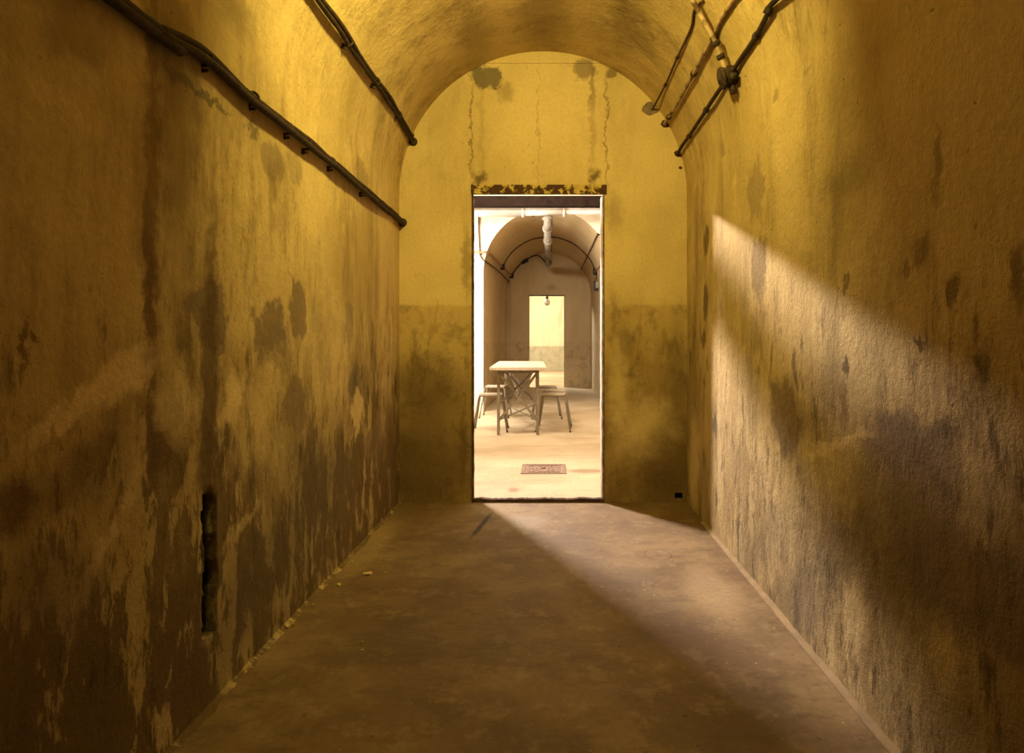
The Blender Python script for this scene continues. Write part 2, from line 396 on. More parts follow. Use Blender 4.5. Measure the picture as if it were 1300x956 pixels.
g = NT('lamp_glass', 0.15); g.color((0.75, 0.72, 0.6)); g.b.inputs['Transmission Weight'].default_value = 0.6; M['glass'] = g.m

# ---------------------------------------------------------------- near corridor shell
def rough_disp(p, amp=1.0):
    q = Vector(p)
    a = noise.noise(q * 0.9) * 0.010 + noise.noise(q * 2.7 + Vector((5,2,1))) * 0.005 + noise.noise(q * 9) * 0.0018 + noise.noise(q * 26) * 0.0009
    return a * amp

def edge_fade(y, y0, y1, w=0.12):
    return max(0.0, min(1.0, (y - y0) / w, (y1 - y) / w))

def slot_depth(y, z):
    yc, zc, ry, rz = 1.955, 0.405, 0.036, 0.19
    yy = yc + 0.008 * noise.noise(Vector((0, 3, z * 6))) - (z - zc) * 0.02
    w = ry * (.95 + 0.35 * noise.noise(Vector((9, 1, z * 8))) + (.45 * noise.noise(Vector((9, (5 if y > yy else 1), z * 26)))))
    if abs(z - zc) > rz or abs(y - yy) > w: return 0
    return 0.16

def wall_side(name, X, sgn, mat, slot=False):
    # sgn: direction of the inward normal
    bm = bmesh.new()
    ys = []
    y = YN
    while y < YD: ys.append(y); y += (0.05 if y < 0.9 else (0.012 if slot and 1.85 < y < 2.05 else 0.022))
    ys.append(YD)
    zs = [i * 0.022 for i in range(int(Z1 / 0.022) + 1)] + [Z1]
    zs[-2:] = [Z1]
    g = []
    for y in ys:
        row = []
        for z in zs:
            p = (X, y, z)
            d = rough_disp(p) * edge_fade(y, YN, YD) * (1 if z > 0.05 else z / 0.05)
            if not slot and 1.0 < y < 3.0 and z < 1.0:
                d += 0.004 * noise.noise(Vector(p) * 18)
            x = X + sgn * d
            if slot: x -= sgn * slot_depth(y, z)
            row.append(bm.verts.new((x, y, z)))
        g.append(row)
    for i in range(len(ys) - 1):
        for j in range(len(zs) - 1):
            f = (g[i][j], g[i+1][j], g[i+1][j+1], g[i][j+1])
            bm.faces.new(f if sgn < 0 else f[::-1])
    # outer skin so that the wall has its thickness
    o = [bm.verts.new((X - sgn * 0.3, yy, zz)) for yy in (YN, YD) for zz in (0, Z1)]
    bm.faces.new((o[0], o[1], o[3], o[2]) if sgn < 0 else (o[0], o[2], o[3], o[1]))
    return struct(name, bm, mat, smooth=True)
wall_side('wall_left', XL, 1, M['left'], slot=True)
wall_side('wall_right', XR, -1, M['right'])

def vault(name, y0, y1, zs, mat, dy=0.03, n=120, disp=True, thick=0.3):
    bm = bmesh.new(); rows = []
    ny = max(2, int((y1 - y0) / dy))
    for i in range(ny + 1):
        y = y0 + (y1 - y0) * i / ny; row = []
        for k in range(n + 1):
            a = PI - PI * k / n
            p = Vector((XC + R * math.cos(a), y, zs + R * math.sin(a)))
            d = rough_disp(p) * edge_fade(y, y0, y1) if disp else 0
            row.append(bm.verts.new((p.x - d * math.cos(a), y, p.z - d * math.sin(a))))
        rows.append(row)
    for i in range(ny):
        for k in range(n):
            bm.faces.new((rows[i][k], rows[i][k+1], rows[i+1][k+1], rows[i+1][k]))
    out = []
    for y in (y0, y1):
        out.append([bm.verts.new((XC + (R + thick) * math.cos(PI - PI * k / 24), y, zs + (R + thick) * math.sin(PI - PI * k / 24))) for k in range(25)])
    for k in range(24):
        bm.faces.new((out[0][k], out[1][k], out[1][k+1], out[0][k+1]))
    return struct(name, bm, mat, smooth=True)
vault('ceiling', YN, YD, Z1, M['vault'])

bm = bmesh.new()
box(bm, -MX - .2, MX + .2, YN - .2, YB + .2, -0.2, 0)
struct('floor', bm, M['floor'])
bm = bmesh.new(); box(bm, XL - .3, XR + .3, YN - .15, YN, 0, 3.2); struct('wall_back', bm, M['end'])

# door wall: piers, head with recessed infill panel, small hole at the foot of the right pier
bm = bmesh.new()
HX0, HX1, HZ0, HZ1 = 0.800, 0.852, 0.020, 0.062
PX0, PX1 = (598 - VX) * YD / F, (770 - VX) * YD / F
PZ1 = CH + (VY - 80) * YD / F
box(bm, -MX - .2, DL, YD, YD + TD, 0, DT)
box(bm, -MX - .2, PX0, YD, YD + TD, DT, MZ)
box(bm, DR, HX0, YD, YD + TD, 0, DT)
box(bm, HX0, HX1, YD, YD + TD, HZ1, DT)
box(bm, HX0, HX1, YD, YD + TD, 0, HZ0)
box(bm, HX0, HX1, YD + .10, YD + TD, HZ0, HZ1)
box(bm, HX1, MX + .2, YD, YD + TD, 0, DT)
box(bm, PX1, MX + .2, YD, YD + TD, DT, MZ)
box(bm, PX0, PX1, YD, YD + TD, PZ1, MZ)
struct('wall_front', bm, M['end'])
bm = bmesh.new()
box(bm, PX0, PX1, YD + .007, YD + TD - .01, DT + .061, PZ1)
struct('trim_1', bm, M['end'])
bm = bmesh.new(); box(bm, HX0, HX1, YD + .085, YD + .10, HZ0, HZ1); struct('trim_2', bm, M['hole'])  # near-black plate closing the back of the hole

# rusty steel head and its dark underside, iron jamb edges, threshold
bm = bmesh.new(); box(bm, PX0, PX1, YD - .012, YD + .016, DT, DT + .061, .003); struct('trim_3', bm, M['rusty'])
def ragged(x0, x1, y0, y1, z0, z1, n, a, mat, name, ax):
    bm = bmesh.new(); rings = []
    for i in range(n + 1):
        t = z0 + (z1 - z0) * i / n if ax == 'z' else x0 + (x1 - x0) * i / n
        w = a * noise.noise(Vector((t * 17, x0 * 9, 2))) + a * .6 * noise.noise(Vector((t * 55, 1, x0)))
        if ax == 'z':
            xa, xb = (x0, x1 + w) if name.endswith('l') else (x0 + w, x1)
            rings.append([bm.verts.new(p) for p in ((xa, y0, t), (xb, y0, t), (xb, y1, t), (xa, y1, t))])
        else:
            rings.append([bm.verts.new(p) for p in ((t, y0, z0), (t, y0, z1 + w), (t, y1, z1 + w), (t, y1, z0))])
    for r0, r1 in zip(rings, rings[1:]):
        for k in range(4): bm.faces.new((r0[k], r0[(k+1) % 4], r1[(k+1) % 4], r1[k]))
    bm.faces.new(rings[0][::-1]); bm.faces.new(rings[-1])
    return bm
d1 = bpy.data.objects.new('door_1', None); C.objects.link(d1); d1.location = (0, YD, 0); d1['kind'] = 'structure'
def dpart(name, bm, mat):
    bmesh.ops.translate(bm, verts=bm.verts, vec=(0, -YD, 0))
    return obj(name, bm, mat, d1, smooth=False)
dpart('iron_jamb', ragged(DL - .001, DL + .010, YD - .004, YD + .05, 0, DT, 90, .005, None, 'l', 'z'), M['iron'])
dpart('iron_jamb', ragged(DR - .006, DR + .001, YD - .004, YD + .02, 0, DT, 90, .005, None, 'r', 'z'), M['iron'])
dpart('plaster_jamb', ragged(DR - .014, DR + .001, YD + .03, YD + TD + .005, 0, DT, 60, .003, None, 'r', 'z'), M['jamb'])
dpart('threshold', ragged(DL, DR, YD + .0, YD + .045, 0, .022, 60, .006, None, 't', 'x'), M['iron'])

# mortar fillet along the foot of the right wall
bm = bmesh.new(); prev = None
for i in range(150):
    y = YN + (YD - .5 - YN) * i / 149
    a = .010 + .004 * noise.noise(Vector((0, y * 4, 0))) + .003 * noise.noise(Vector((3, y * 15, 0)))
    h = .016 + .005 * noise.noise(Vector((2, y * 5, 0)))
    r = [bm.verts.new(p) for p in ((XR + .02, y, -.002), (XR - a - .012, y, -.002), (XR - a - .008, y, h * .45), (XR - a * .5, y, h * .8), (XR + .02, y, h))]
    if prev:
        for k in range(4): bm.faces.new((prev[k], prev[k+1], r[k+1], r[k]))
    prev = r
struct('baseboard_right', bm, M['kerb'], smooth=True)
# rubble packed along the foot of the left wall
bm = bmesh.new(); prev = None
for i in range(300):
    y = YN + (YD - .02 - YN) * i / 299
    a = .014 + .012 * noise.noise(Vector((0, y * 5, 8))) + .010 * noise.noise(Vector((3, y * 21, 0)))
    h = .012 + .008 * noise.noise(Vector((2, y * 6, 5))) + .008 * noise.noise(Vector((2, y * 25, 5)))
    r = [bm.verts.new(p) for p in ((XL - .02, y, h), (XL + a * .3, y, h * .7), (XL + a * .7, y, h * .35), (XL + a + .01, y, -.002))]
    if prev:
        for k in range(3): bm.faces.new((prev[k], prev[k+1], r[k+1], r[k]))
    prev = r
struct('baseboard_left', bm, M['left'], smooth=True)

# ---------------------------------------------------------------- middle room
YM = YD + TD
# left wall with a wide opening and a small high one
W0, W1, WZ0, WZ1 = 6.2, 9.8, 0.25, 2.86        # wide opening
bm = bmesh.new()
xa, xb = -MX - .2, -MX
V0, V1, VZ0, VZ1 = 7.22, 7.58, 2.92, 3.20       # little vent
box(bm, xa, xb, YM, W0, 0, MZ); box(bm, xa, xb, W1, YA, 0, MZ)
box(bm, xa, xb, W0, W1, 0, WZ0); box(bm, xa, xb, W0, W1, WZ1, VZ0)
box(bm, xa, xb, W0, V0, VZ0, VZ1); box(bm, xa, xb, V1, W1, VZ0, VZ1); box(bm, xa, xb, W0, W1, VZ1, MZ)
struct('wall_middle_left', bm, M['middle'])
bm = bmesh.new(); box(bm, MX, MX + .2, YM, YA, 0, MZ); struct('wall_middle_right', bm, M['middle'])
bm = bmesh.new(); box(bm, -MX - .2, MX + .2, YM, YA, MZ, MZ + .2); struct('ceiling_middle', bm, M['middle'])

# arch face
def archface(name, y, zs, mat, outer, ztop, thick=.02):
    bm = bmesh.new(); n = 64
    arc = [(XL, 0)] + [(XC + R * math.cos(PI - PI * k / n), zs + R * math.sin(PI - PI * k / n)) for k in range(n + 1)] + [(XR, 0)]
    inn = [bm.verts.new((x, y, z)) for x, z in arc]
    def o(x, z):
        if z <= zs: return (-outer if x < 0 else outer, y, z)
        dx, dz = x - XC, z - zs
        s = min((outer / abs(dx)) if abs(dx) > 1e-6 else 1e9, (ztop - zs) / dz if dz > 1e-6 else 1e9)
        return (max(-outer, min(outer, XC + dx * s)), y, zs + dz * s)
    out = [bm.verts.new(o(x, z)) for x, z in arc]
    for k in range(len(arc) - 1):
        bm.faces.new((inn[k], inn[k+1], out[k+1], out[k]))
    # close the two upper corners
    cl = bm.verts.new((-outer, y, ztop)); cr = bm.verts.new((outer, y, ztop))
    for k in range(len(arc) - 1):
        a, b = out[k].co, out[k+1].co
        for c_, sx in ((cl, -outer), (cr, outer)):
            if abs(a.x - sx) < 1e-4 and abs(b.z - ztop) < 1e-4 and abs(a.z - ztop) > 1e-4: bm.faces.new((out[k], out[k+1], c_))
            if abs(b.x - sx) < 1e-4 and abs(a.z - ztop) < 1e-4 and abs(b.z - ztop) > 1e-4: bm.faces.new((out[k], out[k+1], c_))
    return struct(name, bm, mat)
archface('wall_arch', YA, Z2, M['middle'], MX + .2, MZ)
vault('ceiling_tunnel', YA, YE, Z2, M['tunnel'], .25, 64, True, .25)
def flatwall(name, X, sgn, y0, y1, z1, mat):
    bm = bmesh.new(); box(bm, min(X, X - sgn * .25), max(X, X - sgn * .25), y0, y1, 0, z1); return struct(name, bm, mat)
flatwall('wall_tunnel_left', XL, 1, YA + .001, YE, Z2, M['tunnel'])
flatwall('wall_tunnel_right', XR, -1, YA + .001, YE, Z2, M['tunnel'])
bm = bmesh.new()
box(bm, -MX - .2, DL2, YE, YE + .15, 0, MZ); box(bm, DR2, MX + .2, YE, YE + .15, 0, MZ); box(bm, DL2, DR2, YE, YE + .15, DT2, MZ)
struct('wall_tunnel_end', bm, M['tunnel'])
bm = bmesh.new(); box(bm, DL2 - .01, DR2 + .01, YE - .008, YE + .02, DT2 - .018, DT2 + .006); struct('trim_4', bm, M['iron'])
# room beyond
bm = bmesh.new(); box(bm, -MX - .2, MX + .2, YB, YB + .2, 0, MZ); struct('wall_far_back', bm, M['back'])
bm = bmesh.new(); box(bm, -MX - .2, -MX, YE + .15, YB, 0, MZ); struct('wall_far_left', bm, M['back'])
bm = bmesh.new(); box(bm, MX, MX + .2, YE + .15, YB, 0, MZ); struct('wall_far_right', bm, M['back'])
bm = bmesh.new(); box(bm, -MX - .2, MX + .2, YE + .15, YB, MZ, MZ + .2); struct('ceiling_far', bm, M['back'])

# ---------------------------------------------------------------- cables on the near walls
def local(bm, loc):
    bmesh.ops.translate(bm, verts=bm.verts, vec=-Vector(loc)); return bm

def resample(pts, step):
    out = [pts[0]]; acc = 0
    for a, b in zip(pts, pts[1:]):
        n = max(1, int((b - a).length / step))
        for k in range(1, n + 1): out.append(a.lerp(b, k / n))
    return out

def bundle(label, px, clips, offs, r, back, zs=Z1):
    pts = [shell(x, y, .022) for x, y in px]
    pts[-1].y = YD + .01
    pts = [back] + pts
    path = resample(smoothpath(pts, 6), .03)
    root = thing('cable_bundle', path[len(path)//2], label, 'cable', )
    org = root.location
    for i, (dx, dz) in enumerate(offs):
        p = [q + Vector((dx, 0, dz)) for q in wobble(path, .009, i + 1.5, 3.5)]
        b = bmesh.new(); tube(b, p, r, 8, rfun=lambda t: r * (1 + .22 * noise.noise(Vector((t * 90, i * 5, 0)))))
        obj('cable', local(b, org), M['cable'], root)
    for x, y in clips:
        c = shell(x, y, .018)
        b = bmesh.new()
        ring = []
        n = Vector((XC - c.x, 0, (zs - c.z) if c.z > zs else 0)).normalized()
        tdir = Vector((0, 1, 0)); s = tdir.cross(n)
        for k in range(9):
            a = PI * k / 8
            ring.append(c + (s * math.cos(a) + n * math.sin(a)) * .020 - n * .004)
        ring = [ring[0] - n * .03] + ring + [ring[-1] - n * .03]
        for sy in (-.008, .008):
            pass
        tube(b, ring, .005, 6)
        tube(b, [c + s * .034 - n * .022, c + s * .034 + n * .004], .005, 8)
        tube(b, [c + s * .022 - n * .016, c + s * .040 - n * .016], .006, 6)
        obj('clip', local(b, org), M['clip'], root)
    e = path[-1].copy(); e.y = YD
    b = bmesh.new(); tube(b, [e + Vector((0, -.03, 0)), e + Vector((0, -.014, 0)), e + Vector((0, .01, 0))], .026, 12, rfun=lambda t: .022 + .008 * t)
    obj('end_collar', local(b, org), M['clip'], root)
    return root

bundle('thick dark corroded cable pair running at shoulder height along the stained left wall',
       [(146, 0), (200, 38), (260, 72), (318, 124), (364, 160), (421, 206), (461, 240), (503, 276)],
       [(262, 74), (322, 125), (366, 163), (390, 183), (421, 206), (461, 240)], [(0, .010), (.006, -.010)], .0125, Vector((XL + .022, -1.5, 1.79)))
bundle('dark corroded cable pair clipped higher up on the left curve of the vault',
       [(408, 0), (443, 53), (478, 104), (506, 146), (519, 172)],
       [(443, 53), (478, 104), (506, 146)], [(.004, .008), (-.006, -.007)], .0105, Vector((-.875, -1.5, 2.36)))

def run(name, label, cat, px, r, mat, off=.012, back=None, fit=(), zs=Z1, ymax=YD, wob=.004, fr=1.6, endY=None, parent=None, group=None):
    pts = [shell(x, y, off, zs, ymax) for x, y in px]
    if endY is not None: pts[-1].y = endY
    if back is not None: pts = [back] + pts
    path = resample(smoothpath(pts, 6), .03)
    path = wobble(path, wob, len(px) + r * 100, 3)
    mid = path[len(path)//2].copy()
    b = bmesh.new(); tube(b, path, r, 10)
    if not fit and parent is None:
        o = obj(name, local(b, mid), mat); o.location = mid
        return tag(o, label, cat, group)
    if parent is None:
        root = thing(name, mid, label, cat, group)
    else: root = parent; mid = root.location
    obj('tube' if parent is None else name, local(b, mid), mat, root)
    for x, y in fit:
        c = shell(x, y, off, zs, ymax)
        j = min(range(len(path) - 1), key=lambda k: (path[k] - c).length)
        a, d = path[j], (path[j+1] - path[j]).normalized()
        b = bmesh.new(); tube(b, [a - d * .010, a + d * .010], r * fr, 12)
        obj('clip', local(b, mid), M['clip'], root)
    return root

run('conduit', 'thinnest dark cable on the right of the vault, ending in a broken plaster hole', 'cable',
    [(892, 0), (880.5, 14), (877, 36), (860, 73), (845, 108), (828, 139)], .006, M['thin'], .008, None, [(860, 73), (845, 108)], endY=YD + .01, fr=1.7)
run('conduit', 'straight pale-topped metal conduit between thin cable and boxed cable on right vault', 'conduit',
    [(931, 0), (905.6, 46.5), (880.5, 93), (862, 127), (844, 157)], .0105, M['conduit'], .016, Vector((.80, 1.2, 2.30)), [(905, 47), (880.5, 93), (850, 147)], endY=YD + .01, fr=1.6)
jb = shell(925, 97, .03)
cc = run('cable_bundle', 'dark lumpy cable on right wall interrupted by a round junction box', 'cable',
    [(986, 0), (978.5, 12.6), (958.4, 47.7), (941, 73), (926, 97), (914, 112), (896, 141), (874, 173), (861, 195)], .0105, M['cable'], .020, Vector((XR - .03, 1.0, 2.08)),
    [(958, 48), (896, 141), (874, 173)], endY=YD + .01, wob=.008, fr=1.5)
# junction box on its bracket
nv = (Vector((XC, jb.y, Z1)) - jb); nv.y = 0; nv.normalize()
root = thing('junction_box', jb, 'round corroded junction box with lid under a slanting bracket, right side of vault', 'junction box')
def disc_stack(prof, axis, n=20):
    b = bmesh.new(); up = Vector((0, 1, 0)); s = axis.cross(up).normalized(); u = s.cross(axis)
    rings = [[b.verts.new(axis * h + r * (math.cos(2*PI*k/n) * s + math.sin(2*PI*k/n) * u)) for k in range(n)] for r, h in prof]
    for a, c in zip(rings, rings[1:]):
        for k in range(n): b.faces.new((a[k], a[(k+1)%n], c[(k+1)%n], c[k]))
    b.faces.new(rings[0][::-1]); b.faces.new(rings[-1]); return b
obj('box_body', disc_stack([(.042, -.035), (.046, 0), (.046, .022), (.040, .026)], nv), M['cable'], root)
b = disc_stack([(.050, 0), (.050, .010), (.040, .015), (.015, .018), (.013, .024), (.002, .025)], nv); bmesh.ops.translate(b, verts=b.verts, vec=nv * .026)
obj('lid', b, M['clip'], root)
for dy, dz in ((-.055, .02), (.055, -.01), (0, .06)):
    b = bmesh.new(); sd = nv.cross(Vector((0, 1, 0)))
    a = Vector((0, dy, 0)) + sd * dz
    tube(b, [a * .7, a * 1.35], .016, 10); obj('gland', b, M['clip'], root)
run('conduit', 'pale flat-sided branch conduit rising from the junction box over the vault', 'conduit',
    [(877, -4), (886, 13), (900, 38), (909, 55), (915, 72), (921, 88)], .011, M['conduit'], .041, None, [(909, 55), (915, 72)], ymax=YD, wob=.002, fr=1.7)
# broken holes where the cables leave
for px, py, rr, nm in ((826, 138, .045, 'trim_5'), (845, 157, .026, 'trim_6'), (862, 195, .024, 'trim_7'), (864, 213, .010, 'trim_8'), (520, 172, .026, 'trim_9'), (503, 277, .026, 'trim_10')):
    b = bmesh.new(); c = at(px, py, YD); n = 22
    ro, ri = [], []
    for k in range(n):
        a = 2*PI*k/n; w = 1 + .35 * noise.noise(Vector((math.cos(a)*2, math.sin(a)*2, px)))
        ro.append(b.verts.new(c + Vector((math.cos(a) * rr * w * 1.25, .0005, math.sin(a) * rr * w))))
        ri.append(b.verts.new(c + Vector((math.cos(a) * rr * w * .85, -.007, math.sin(a) * rr * w * .65))))
    ce = b.verts.new(c + Vector((0, -.004, 0)))
    for k in range(n):
        b.faces.new((ro[k], ro[(k+1)%n], ri[(k+1)%n], ri[k])); b.faces.new((ri[k], ri[(k+1)%n], ce))
    struct(nm, b, M['iron'] if rr < .04 else simple('broken_mortar', GREY, .9, 0, .4, 30, .8), smooth=True)

# ---------------------------------------------------------------- middle room services
def level_tube(x0, x1, Y, z, r, n=16):
    b = bmesh.new(); tube(b, [(x0, Y, z), (x0 + (x1-x0)*.5, Y, z), (x1, Y, z)], r, n); return b
# dark beam just behind the door head
YBM = 8.75
zb0, zb1 = at(0, 261.5, YBM).z, at(0, 248.5, YBM).z
b = bmesh.new()
box(b, -MX, MX, YBM, YBM + .012, zb0, zb1); box(b, -MX, MX, YBM + .01, YBM + .13, zb0, zb0 + .012); box(b, -MX, MX, YBM + .01, YBM + .13, zb1 - .012, zb1)
o = obj('ceiling_beam', b, M['beam'], smooth=False); tag(o, 'dark brown steel beam crossing the bright room above the white pipe', 'beam')
# white pipe with collars
YP = 9.15
root = thing('water_pipe', at(690, 269, YP), 'whitewashed horizontal pipe with collars crossing below the dark steel bar', 'pipe')
def rel(p): return Vector(p) - root.location
def xs(px, Y): return (px - VX) * Y / F
def relt(pts, r, n=16, rf=None):
    b = bmesh.new(); tube(b, [rel(p) for p in pts], r, n, rfun=rf); return b
z = at(0, 269, YP).z
obj('pipe_section', relt([(-MX, YP, z), (xs(664, YP), YP, z - .003)], .066), M['white_pipe'], root)
obj('pipe_section', relt([(xs(664, YP), YP, z), (xs(716, YP), YP, z + .008)], .053), M['white_pipe'], root)
obj('pipe_section', relt([(xs(716, YP), YP, z + .008), (MX, YP, z + .018)], .044), M['white_pipe'], root)
for px in (664, 716):
    obj('collar', relt([(xs(px, YP) - .016, YP, z), (xs(px, YP) + .016, YP, z)], .072), M['white_pipe'], root)
b = bmesh.new()
hp = [rel((xs(677, YP) + .022 * math.sin(a), YP, z - .095 - .022 * math.cos(a))) for a in [PI * 2 * k / 12 for k in range(12)]]
tube(b, hp + [hp[0]], .005, 6); tube(b, [rel((xs(677, YP), YP, z - .075)), rel((xs(677, YP), YP, z - .04))], .010, 6)
obj('hook_ring', b, M['clip'], root)

# ceiling duct along the tunnel crown
root = thing('ventilation_pipe', (XC, 11.5, 2.58), 'grey flanged pipe running away from viewer under the crown of the far vault', 'pipe')
ZP = 2.565; XP = xs(695, 9.2)
obj('pipe_section', relt([(XP, 9.22, ZP), (XC - .02, 13.8, ZP)], .047), M['grey_pipe'], root)
obj('elbow', relt(smoothpath([(XP, YP, 2.70), (XP, YP, 2.64), (XP, YP + .02, 2.585), (XP, YP + .07, ZP), (XP, YP + .16, ZP)], 5), .050), M['grey_pipe'], root)
obj('flange', relt([(XP, YP, 2.655), (XP, YP, 2.680)], .074, 18), M['grey_pipe'], root)
for yy in (9.30, 9.345, 10.45, 10.50, 12.0, 13.5):
    obj('flange', relt([(XP, yy - .012, ZP), (XP, yy + .012, ZP)], .070, 18), M['grey_pipe'], root)
for yy in (10.47, 12.0, 13.5):
    for sx in (-1, 1):
        obj('hanger', relt([(XP + sx * .062, yy, ZP), (XP + sx * .062, yy, 2.94)], .007, 6), M['clip'], root)
obj('end_cap', relt([(XC - .02, 13.79, ZP), (XC - .02, 13.80, ZP)], .05, 14), M['white_pipe'], root)

def freecable(label, pts, r, mat, name='wall_cable', sub=6, wob=.006, boxes=()):
    path = wobble(resample(smoothpath(pts, sub), .06), wob, r * 300 + pts[0][0], 2.5)
    mid = path[len(path)//2].copy()
    b = bmesh.new(); tube(b, path, r, 8)
    if not boxes:
        o = obj(name, local(b, mid), mat); o.location = mid; return tag(o, label, 'cable')
    root = thing(name, mid, label, 'cable')
    obj('cable', local(b, mid), mat, root)
    for (p, rr, ln, d) in boxes:
        b = bmesh.new(); d = Vector(d).normalized(); p = Vector(p)
        tube(b, [p - d*ln, p - d*ln*.8, p + d*ln*.8, p + d*ln], rr, 12, rfun=lambda t: rr * (.7 if t in (0, 1) else 1))
        obj('cable_box', local(b, mid), M['black'], root)
    return root
def v2(px, py, Y, off=.02):            # point on the far vault at depth Y under this pixel direction
    p = at(px, py, Y); d = Vector((p.x - XC, 0, p.z - Z2))
    if p.z > Z2:
        d.normalize(); q = Vector((XC, Y, Z2)) + d * (R - off); return q
    p.x = XL + off if p.x < 0 else XR - off
    return p
YR = 12.5
ring = [v2(x, y, YR) for x, y in ((636, 338), (644, 325), (655, 314), (670, 304), (684, 300), (700, 300), (712, 303), (727, 310), (742, 322), (750, 333), (755, 345), (756, 354))]
freecable('dark cable arching right across the far vault between two black boxes', ring, .011, M['thin'],
          boxes=[(ring[0], .045, .05, (0,.3,1)), (ring[-2], .04, .06, (0,.2,1))])
ring2 = [v2(x, y, YE - .12) for x, y in ((649, 350), (655, 339), (666, 331), (680, 325))] + [at(687, 327, 14.5), at(693, 334, 13.85)]
freecable('short dark cable with black box looping to pipe end above far doorway wall', ring2, .014, M['thin'],
          boxes=[(ring2[0], .05, .05, (0,0,1)), (ring2[2], .055, .075, (1,0,.6))])
o = freecable('rusty orange cable entering from left and running along the far vault, upper of two',
          [at(585, 318, YA - .03), at(605, 320.5, YA - .03), v2(620, 321, YA - .02), v2(628, 329, 11.1), v2(636, 338, YR), v2(649, 350, YE - .12)], .016, M['orange'])
freecable('dark cable dropping down the arch face at left then along far vault, lower of two',
          [at(608, 262, YA - .03), at(608, 290, YA - .03), at(609.5, 320, YA - .03), at(612, 328, YA - .03), v2(620, 333, YA + .1), v2(633, 345, 12.3), v2(646, 358, YE - .05)], .014, M['thin'])
freecable('brown cable bent over the right rim of the arch and running back along the vault',
          [at(775, 298, YA - .03), at(760, 298, YA - .03), v2(753.5, 302, YA), v2(744, 324, 12), v2(735, 344, YE - .05)], .011, M['thin'])
freecable('short reddish cable slanting from the arch rim to the right-hand black box',
          [v2(770, 328, YA), v2(762, 337, 11.2), v2(755, 345, YR)], .013, M['orange'])
c = at(755.5, 363, YR); c.x = XR - .05
root = thing('switch_box', c, 'small grey-black switch box fixed on right tunnel wall below the cable', 'switch box')
b = bmesh.new(); box(b, -.035, .05, -.05, .05, -.085, .085, .008); obj('housing', b, M['black'], root, False)
b = bmesh.new(); box(b, -.012, .05, -.12, .13, -.05, .07, .006); obj('back_plate', b, M['grey_pipe'], root, False)
b = bmesh.new(); tube(b, [(0, 0, .08), (-.0, 0, .15)], .012, 8); obj('cable_gland', b, M['thin'], root)

# hanging lamp seen in the far doorway
LY = 16.2
c = at(694.5, 380, LY)
root = thing('hanging_lamp', c, 'small glass lamp hanging on a cord in the far doorway', 'lamp')
b = bmesh.new(); tube(b, [(0, 0, .06), (0, 0, MZ - c.z)], .008, 6); obj('cord', b, M['thin'], root)
obj('socket', disc_stack([(.022, .0), (.036, .01), (.036, .06), (.018, .085)], Vector((0, 0, 1))), M['thin'], root)
obj('glass_globe', disc_stack([(.01, -.135), (.04, -.125), (.055, -.10), (.058, -.06), (.05, -.02), (.034, .005)], Vector((0, 0, 1))), M['glass'], root)
for k in range(4):
    a = PI * k / 4 + .3; b = bmesh.new()
    tube(b, [(math.cos(t) * math.cos(a) * .066, math.cos(t) * math.sin(a) * .066, -.07 + math.sin(t) * .075) for t in [PI * j / 16 * 2 for j in range(17)]], .005, 5)
    obj('cage_wire', b, M['thin'], root)

# drain cover
c = Vector(((-.225 + .115) / 2, 5.53, 0))
root = thing('floor_drain_cover', c, 'rectangular brown iron cover set in the bright floor beyond the doorway', 'drain cover')
b = bmesh.new()
for a in ((-.18, .18, -.20, -.165), (-.18, .18, .165, .20), (-.18, -.145, -.165, .165), (.145, .18, -.165, .165)):
    box(b, a[0], a[1], a[2], a[3], -.01, .006, .002)
obj('rim', b, M['cover'], root, False)
b = bmesh.new(); box(b, -.14, .14, -.16, .16, -.01, .003)
for a in ((-.125, .125, -.145, -.135), (-.125, .125, .135, .145), (-.125, -.115, -.135, .135), (.115, .125, -.135, .135)):
    box(b, a[0], a[1], a[2], a[3], .003, .007)
for i in range(46):
    x, y, q = random.uniform(-.105, .105), random.uniform(-.125, .125), random.uniform(.003, .008)
    if x * x + y * y > .001: box(b, x - q, x + q, y - q * 1.3, y + q * 1.3, .003, .006)
obj('plate', b, M['cover'], root, False)
b = bmesh.new(); tube(b, [(0, .02, .0), (0, .02, .007)], .018, 12); obj('lifting_hole', b, M['black'], root)

# ---------------------------------------------------------------- table
TL, TW, TH = 2.15, 0.62, 0.748
tc = Vector((-.382, 7.40 + TL / 2, 0))
table = thing('trestle_table', tc, 'long narrow pale-topped table on crossed grey metal legs beyond the doorway', 'table', None, math.radians(1.5))
b = bmesh.new(); box(b, -TW/2, TW/2, -TL/2, TL/2, TH - .034, TH, .004); obj('table_top', b, M['top'], table, False)
lx, ly = .215, TL/2 - .10
def bar(p, q, w=.028, t=.008, roll=None):
    b = bmesh.new(); p, q = Vector(p), Vector(q); d = (q - p).normalized()
    s = d.cross(Vector((0, 1, 0)) if roll is None else Vector(roll)).normalized(); u = d.cross(s).normalized()
    vs = [b.verts.new(e + s * a * w / 2 + u * c_ * t / 2) for e in (p, q) for a, c_ in ((-1,-1),(1,-1),(1,1),(-1,1))]
    for k in range(4): b.faces.new((vs[k], vs[(k+1)%4], vs[4+(k+1)%4], vs[4+k]))
    b.faces.new(vs[:4][::-1]); b.faces.new(vs[4:]); 
    bmesh.ops.recalc_face_normals(b, faces=b.faces)
    return b
for sx in (-1, 1):
    for sy in (-1, 1):
        b = bmesh.new(); box(b, sx*lx - .016, sx*lx + .016, sy*ly - .012, sy*ly + .012, 0, TH - .034, .002)
        obj('leg', b, M['frame'], table, False)
